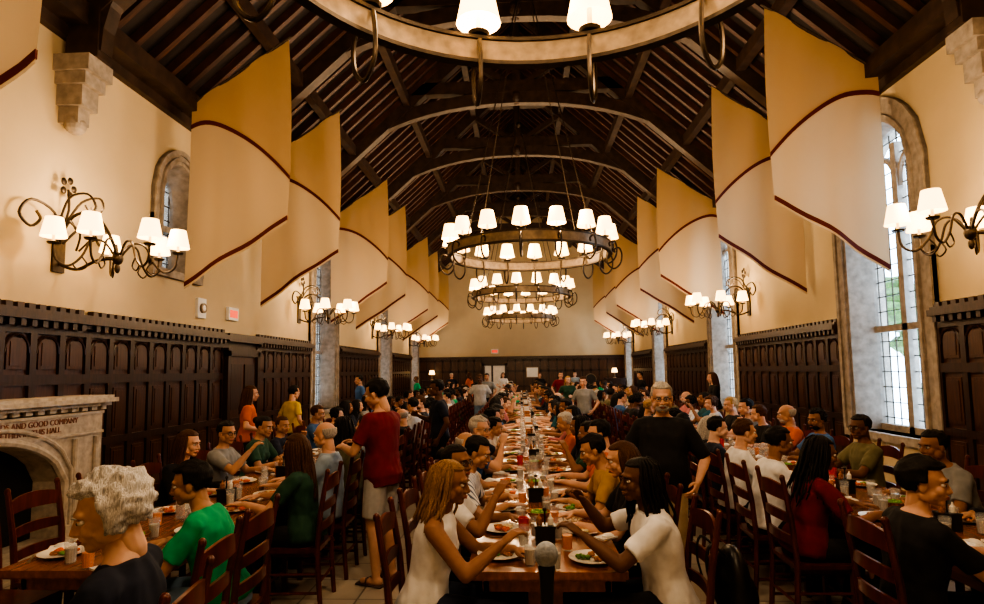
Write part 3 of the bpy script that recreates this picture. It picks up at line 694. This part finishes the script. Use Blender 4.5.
# ---------------------------------------------------------------- fireplace
g=G(); fc=5.6; hw=1.6; ow=.98
X0=-W; X1=-W+.36
def fb(d0,d1,a,b_,z0,z1,m=0): g.add(box(X0+d0,X0+d1,a,b_,z0,z1),m)
fb(0,.36,fc-hw,fc-ow,0,1.32); fb(0,.36,fc+ow,fc+hw,0,1.32)
N=16
for k in range(N):
    a=fc-ow+2*ow*k/N;b_=a+2*ow/N
    f=lambda t:.62+.42*(1-abs(t)**2.2)**.6+.06*(1-abs(t))
    z0=f(-1+2*k/N);z1=f(-1+2*(k+1)/N)
    g.add(([(X0,a,z0),(X1,a,z0),(X1,b_,z1),(X0,b_,z1),(X0,a,1.32),(X1,a,1.32),(X1,b_,1.32),(X0,b_,1.32)],BF),0)
P=[(X1+.01,fc-ow-.03,0),(X1+.01,fc-ow-.03,.62)]+[(X1+.01,fc-ow+2*ow*k/16,f(-1+k/8)+.03) for k in range(1,16)]+[(X1+.01,fc+ow+.03,.62),(X1+.01,fc+ow+.03,0)]
g.add(tube(P,.045,8)); g.add(tube([(p[0],p[1]+.10*(1 if p[1]>fc else -1),p[2]+.1) for p in P],.025,8))
fb(.34,.385,fc-hw,fc+hw,1.08,1.11);fb(.34,.385,fc-hw,fc+hw,1.30,1.33)
for k in range(20):
    yy=fc-hw+.08+k*.16
    fb(.36,.40,yy,yy+.09,1.345,1.39)
fb(0,.44,fc-hw-.05,fc+hw+.05,1.39,1.43); fb(0,.50,fc-hw-.09,fc+hw+.09,1.43,1.48); fb(0,.46,fc-hw-.06,fc+hw+.06,1.48,1.51)
for e in(-1,1):
    for o in(.12,.46): yy=fc+e*(hw-o); g.add(tube([(X1+.02,yy,0.15),(X1+.02,yy,1.05)],.03,8)); 
    fb(.3,.42,fc+e*(hw-.3)-.3,fc+e*(hw-.3)+.3,0,.15)
fb(0.02,.03,fc-ow,fc+ow,0,1.2,1); fb(0,.34,fc-ow-.01,fc-ow+.02,0,.66,1)
fb(.0,.9,fc-hw,fc+hw,0,.03,0)
fo=g.obj("stone_fireplace",[m_stoneL,m_black]); fo.scale=(1,1,1.05)
cu=bpy.data.curves.new("inscription","FONT"); cu.body="THE HEARTH GIVEN TO ALL FRIENDS AND GOOD COMPANY\nTHAT THEY MAY DINE TOGETHER IN THIS HALL"; cu.size=.085; cu.extrude=.004; cu.align_x='CENTER'
to=bpy.data.objects.new("fireplace_inscription",cu); to.location=(X1+.006,fc,1.285); to.rotation_euler=(math.pi/2,0,math.pi/2); cu.materials.append(M("inscription_red",(.26,.12,.09),.8)); COL.objects.link(to)
# ---------------------------------------------------------------- banners
TOPZ=7.2
def banner(s,y,k,off):
    nu,nv=18,26; xi,xo=3.66,5.24
    g=G();V=[];F=[]
    def pt(u,v):
        x=xi+(xo-xi)*u-.05*math.sin(v*math.pi)*(1-u); z=TOPZ-1.05*u-3.0*v; yy=.07*math.sin(u*5+k)*v+.03*math.sin(u*13+v*2+k)
        return s*x,yy,z
    for j in range(nv+1):
        for i in range(nu+1): V.append(pt(i/nu,j/nv))
    for j in range(nv):
        for i in range(nu):
            a=j*(nu+1)+i; F.append((a,a+1,a+nu+2,a+nu+1))
    g.add((V,F),0)
    def ribbon(pts,w):
        rings=[]
        for (u,v) in pts:
            x,yy,z=pt(u,v)
            rings.append([(x,yy-.012,z-w),(x,yy+.012,z-w),(x,yy+.012,z+w),(x,yy-.012,z+w)])
        return loft(rings)
    g.add(ribbon([(1-t,.12+.64*t**1.5) for t in np.linspace(0,1,20)],.035),1); g.add(ribbon([(t,.975) for t in np.linspace(0,1,12)],.035),1)
    g.add(tube([(s*(xi-.05),0,TOPZ+.04),(s*(xo+.2),0,TOPZ+.04-1.05*(xo-xi+.25)/(xo-xi))],.02,6),2)
    g.obj("hanging_banner",[m_ban,m_trim,m_iron],(s*off,y,0),smooth=.9)
m_ban=bpy.data.materials.new("banner_cloth"); m_ban.use_nodes=True
nt=m_ban.node_tree;N=nt.nodes;L=nt.links;b=N["Principled BSDF"];b.inputs["Roughness"].default_value=.9
tc=N.new("ShaderNodeTexCoord"); sp=N.new("ShaderNodeSeparateXYZ"); L.new(tc.outputs["Object"],sp.inputs[0])
def mth(op,a,b_=None,cl=False):
    n=N.new("ShaderNodeMath"); n.operation=op; n.use_clamp=cl
    for i,v in enumerate((a,b_)):
        if v is None: continue
        if isinstance(v,(int,float)): n.inputs[i].default_value=v
        else: L.new(v,n.inputs[i])
    return n.outputs[0]
ax=mth('ABSOLUTE',sp.outputs[0]); u=mth('DIVIDE',mth('SUBTRACT',ax,3.63),1.61,True); t=mth('SUBTRACT',1.,u)
vc=mth('ADD',mth('MULTIPLY',mth('POWER',t,1.5),.64),.12); zt=mth('SUBTRACT',TOPZ,mth('MULTIPLY',u,1.05)); vv=mth('DIVIDE',mth('SUBTRACT',zt,sp.outputs[2]),3.0)
st_=mth('GREATER_THAN',vv,vc); mix=N.new("ShaderNodeMix"); mix.data_type='RGBA'; L.new(st_,mix.inputs[0]); mix.inputs[6].default_value=(.52,.36,.19,1); mix.inputs[7].default_value=(.62,.49,.33,1)
L.new(mix.outputs[2],b.inputs["Base Color"])
tl=N.new("ShaderNodeBsdfTranslucent"); L.new(mix.outputs[2],tl.inputs[0]); ms=N.new("ShaderNodeMixShader"); ms.inputs[0].default_value=.38; L.new(b.outputs[0],ms.inputs[1]); L.new(tl.outputs[0],ms.inputs[2]); L.new(ms.outputs[0],N["Material Output"].inputs[0])
for k,(yl,yr) in enumerate([(4.25,None),(9.1,8.75),(11.8,11.3),(16.3,15.9),(18.9,18.6),(23.5,23.3),(26.4,26.2),(30.3,30.3)]):
    banner(-1,yl,k*1.7-1,0)
    if yr: banner(1,yr,k*1.7+1,.08)
# ---------------------------------------------------------------- chandeliers
def lamp(g,x,y,z,sc=1.):
    g.add(lathe([(0,0),(.05*sc,0),(.06*sc,.02),(.02*sc,.03),(.016*sc,.03),(0,.03)],12,(x,y,z)),0)
    g.add(lathe([(.014*sc,.03),(.014*sc,.13*sc)],8,(x,y,z)),2)
    g.add(lathe([(.118*sc,.07*sc),(.112*sc,.10*sc),(.078*sc,.27*sc),(.074*sc,.27*sc)],18,(x,y,z)),1)
def chand(n,ph):
    g=G(); r=1.38
    g.add(lathe([(r-.02,-.08),(r+.02,-.08),(r+.02,.08),(r-.02,.08)],72,closed=True),3)
    for z in(-.08,.08): g.add(lathe([(r-.035,z-.012),(r+.035,z-.012),(r+.035,z+.012),(r-.035,z+.012)],72,closed=True),0)
    for i in range(n):
        a=2*math.pi*(i+.5)/n+ph; ca,sa=math.cos(a),math.sin(a); P=lambda rr,z:(rr*ca,rr*sa,z)
        g.add(tube([P(r,.08),P(r,.11)],.015,6),0); lamp(g,r*ca,r*sa,.10,1.22)
        g.add(tube(smoothpath([P(r-.035,.06),P(r-.06,-.08),P(r-.05,-.24),P(r+.05,-.33),P(r+.16,-.25),P(r+.19,-.10),P(r+.15,.02),P(r+.07,.0),P(r+.08,-.06)],4),.015,7),0)
    for i in range(4):
        a=math.pi/4+i*math.pi/2; g.add(tube([(r*math.cos(a),r*math.sin(a),.08),(.03*math.cos(a),.03*math.sin(a),5.1)],.010,5),0)
        g.add(lathe([(0,.0),(.03,0),(.03,.05),(0,.05)],8,(r*math.cos(a),r*math.sin(a),.07)),0)
    g.add(tube([(0,0,5.05),(0,0,6.9)],.018,6),0); g.add(ell((0,0,5.05),(.08,.08,.08)),0)
    return g.mesh("chandelier",[m_iron,m_shade,m_candle,m_band],smooth=.6)
cme=chand(12,0); cme2=chand(16,.1)
def plight(parent,loc,w,r=.12,col=(1,.71,.43)):
    l=bpy.data.lights.new("bulb",'POINT'); l.energy=w; l.shadow_soft_size=r; l.color=col
    o=bpy.data.objects.new("bulb",l); o.location=loc; o.parent=parent; COL.objects.link(o)
for x,y,z in((.12,2.36,3.87),(.17,10.25,3.84),(.05,17.1,3.96),(.0,24.4,3.92)):
    c=inst(cme if y<3 else cme2,"chandelier",(x,y,z))
    for i in range(4):
        a=math.pi*2*(i*3+.5)/12; plight(c,(1.38*math.cos(a),1.38*math.sin(a),.50),130 if y<11 else 105)
# sconces
g=G()
g.add(box(0,.03,-.09,.09,-.25,.30),0); g.add(ell((.03,0,.36),(.03,.08,.08),10,8),0)
g.add(tube(smoothpath([(.02,0,.15),(.18,0,.42),(.42,0,.45),(.62,0,.22),(.75,0,-.08)],5),.018,7),0)
g.add(tube(smoothpath([(.02,0,-.15),(.25,0,-.22),(.5,0,-.12),(.75,0,-.10)],5),.018,7),0)
for sg in(-1,1):
    g.add(tube(smoothpath([(.05,sg*.02,.1),(.15,sg*.25,.40),(.12,sg*.55,.48),(.10,sg*.68,.30),(.12,sg*.55,.18),(.14,sg*.44,.28),(.14,sg*.50,.36)],4),.016,6),0)
    g.add(tube(smoothpath([(.25,sg*.02,.0),(.35,sg*.10,.18),(.30,sg*.2,.3),(.26,sg*.12,.32),(.28,sg*.08,.24)],4),.012,6),0)
    g.add(tube(smoothpath([(.05,sg*.05,.35),(.2,sg*.10,.62),(.42,sg*.10,.66),(.5,sg*.06,.52),(.42,sg*.04,.46),(.36,sg*.05,.54)],4),.014,6),0)
for i in range(5):
    a=2*math.pi*i/5; g.add(ell((.10,.09*math.cos(a),.78+.09*math.sin(a)),(.018,.045,.045),8,6),0)
g.add(tube(smoothpath([(.05,0,.30),(.12,0,.5),(.10,0,.75)],3),.014,6),0)
g.add(ell((.75,0,-.1),(.06,.06,.08),10,8),0); g.add(ell((.75,0,-.22),(.03,.03,.06),10,8),0)
for i in range(6):
    a=math.radians(-132+52.8*i); ca,sa=math.cos(a),math.sin(a); P=lambda rr,z:(.75+rr*ca,rr*sa,z)
    g.add(tube(smoothpath([P(.03,-.08),P(.15,.08),P(.28,.06),P(.36,-.12),P(.48,-.24),P(.60,-.18),P(.63,.0)],4),.013,7),0)
    g.add(tube(smoothpath([P(.36,-.12),P(.30,-.22),P(.38,-.28),P(.44,-.22),P(.40,-.18)],3),.009,6),0)
    lamp(g,*P(.63,-.01),1.1)
sme=g.mesh("wall_sconce",[m_iron,m_shade,m_candle],smooth=.6)
for y in(6.8,14.6,22.0,29.4):
    for s in(-1,1):
        c=inst(sme,"wall_sconce",((-W if s<0 else W),y-(.35 if s>0 and y<8 else 0),3.30),0 if s<0 else math.pi)
        plight(c,(1.15,0,.42),42); plight(c,(.4,0,.55),13)
# ---------------------------------------------------------------- world / sky
w=bpy.data.worlds.new("sky"); scene.world=w; w.use_nodes=True; bg=w.node_tree.nodes["Background"]; bg.inputs[0].default_value=(.55,.76,1.,1); bg.inputs[1].default_value=8.
# ---------------------------------------------------------------- camera
cd=bpy.data.cameras.new("camera"); cd.sensor_width=36; cd.lens=600/984*36; cd.shift_y=.0163; cd.clip_start=.05; cd.clip_end=200
co=bpy.data.objects.new("camera",cd); co.matrix_world=Matrix.Translation((0,0,1.82))@Matrix.Rotation(math.radians(2.7),4,'Z')@Matrix.Rotation(math.radians(95),4,'X')@Matrix.Rotation(math.radians(-.75),4,'Z'); COL.objects.link(co); scene.camera=co
try:
    scene.view_settings.view_transform='AgX'; scene.view_settings.look='AgX - High Contrast'; scene.view_settings.exposure=.45
except Exception as e: print(e)
print("done",time.time()-T0,len(bpy.data.objects))
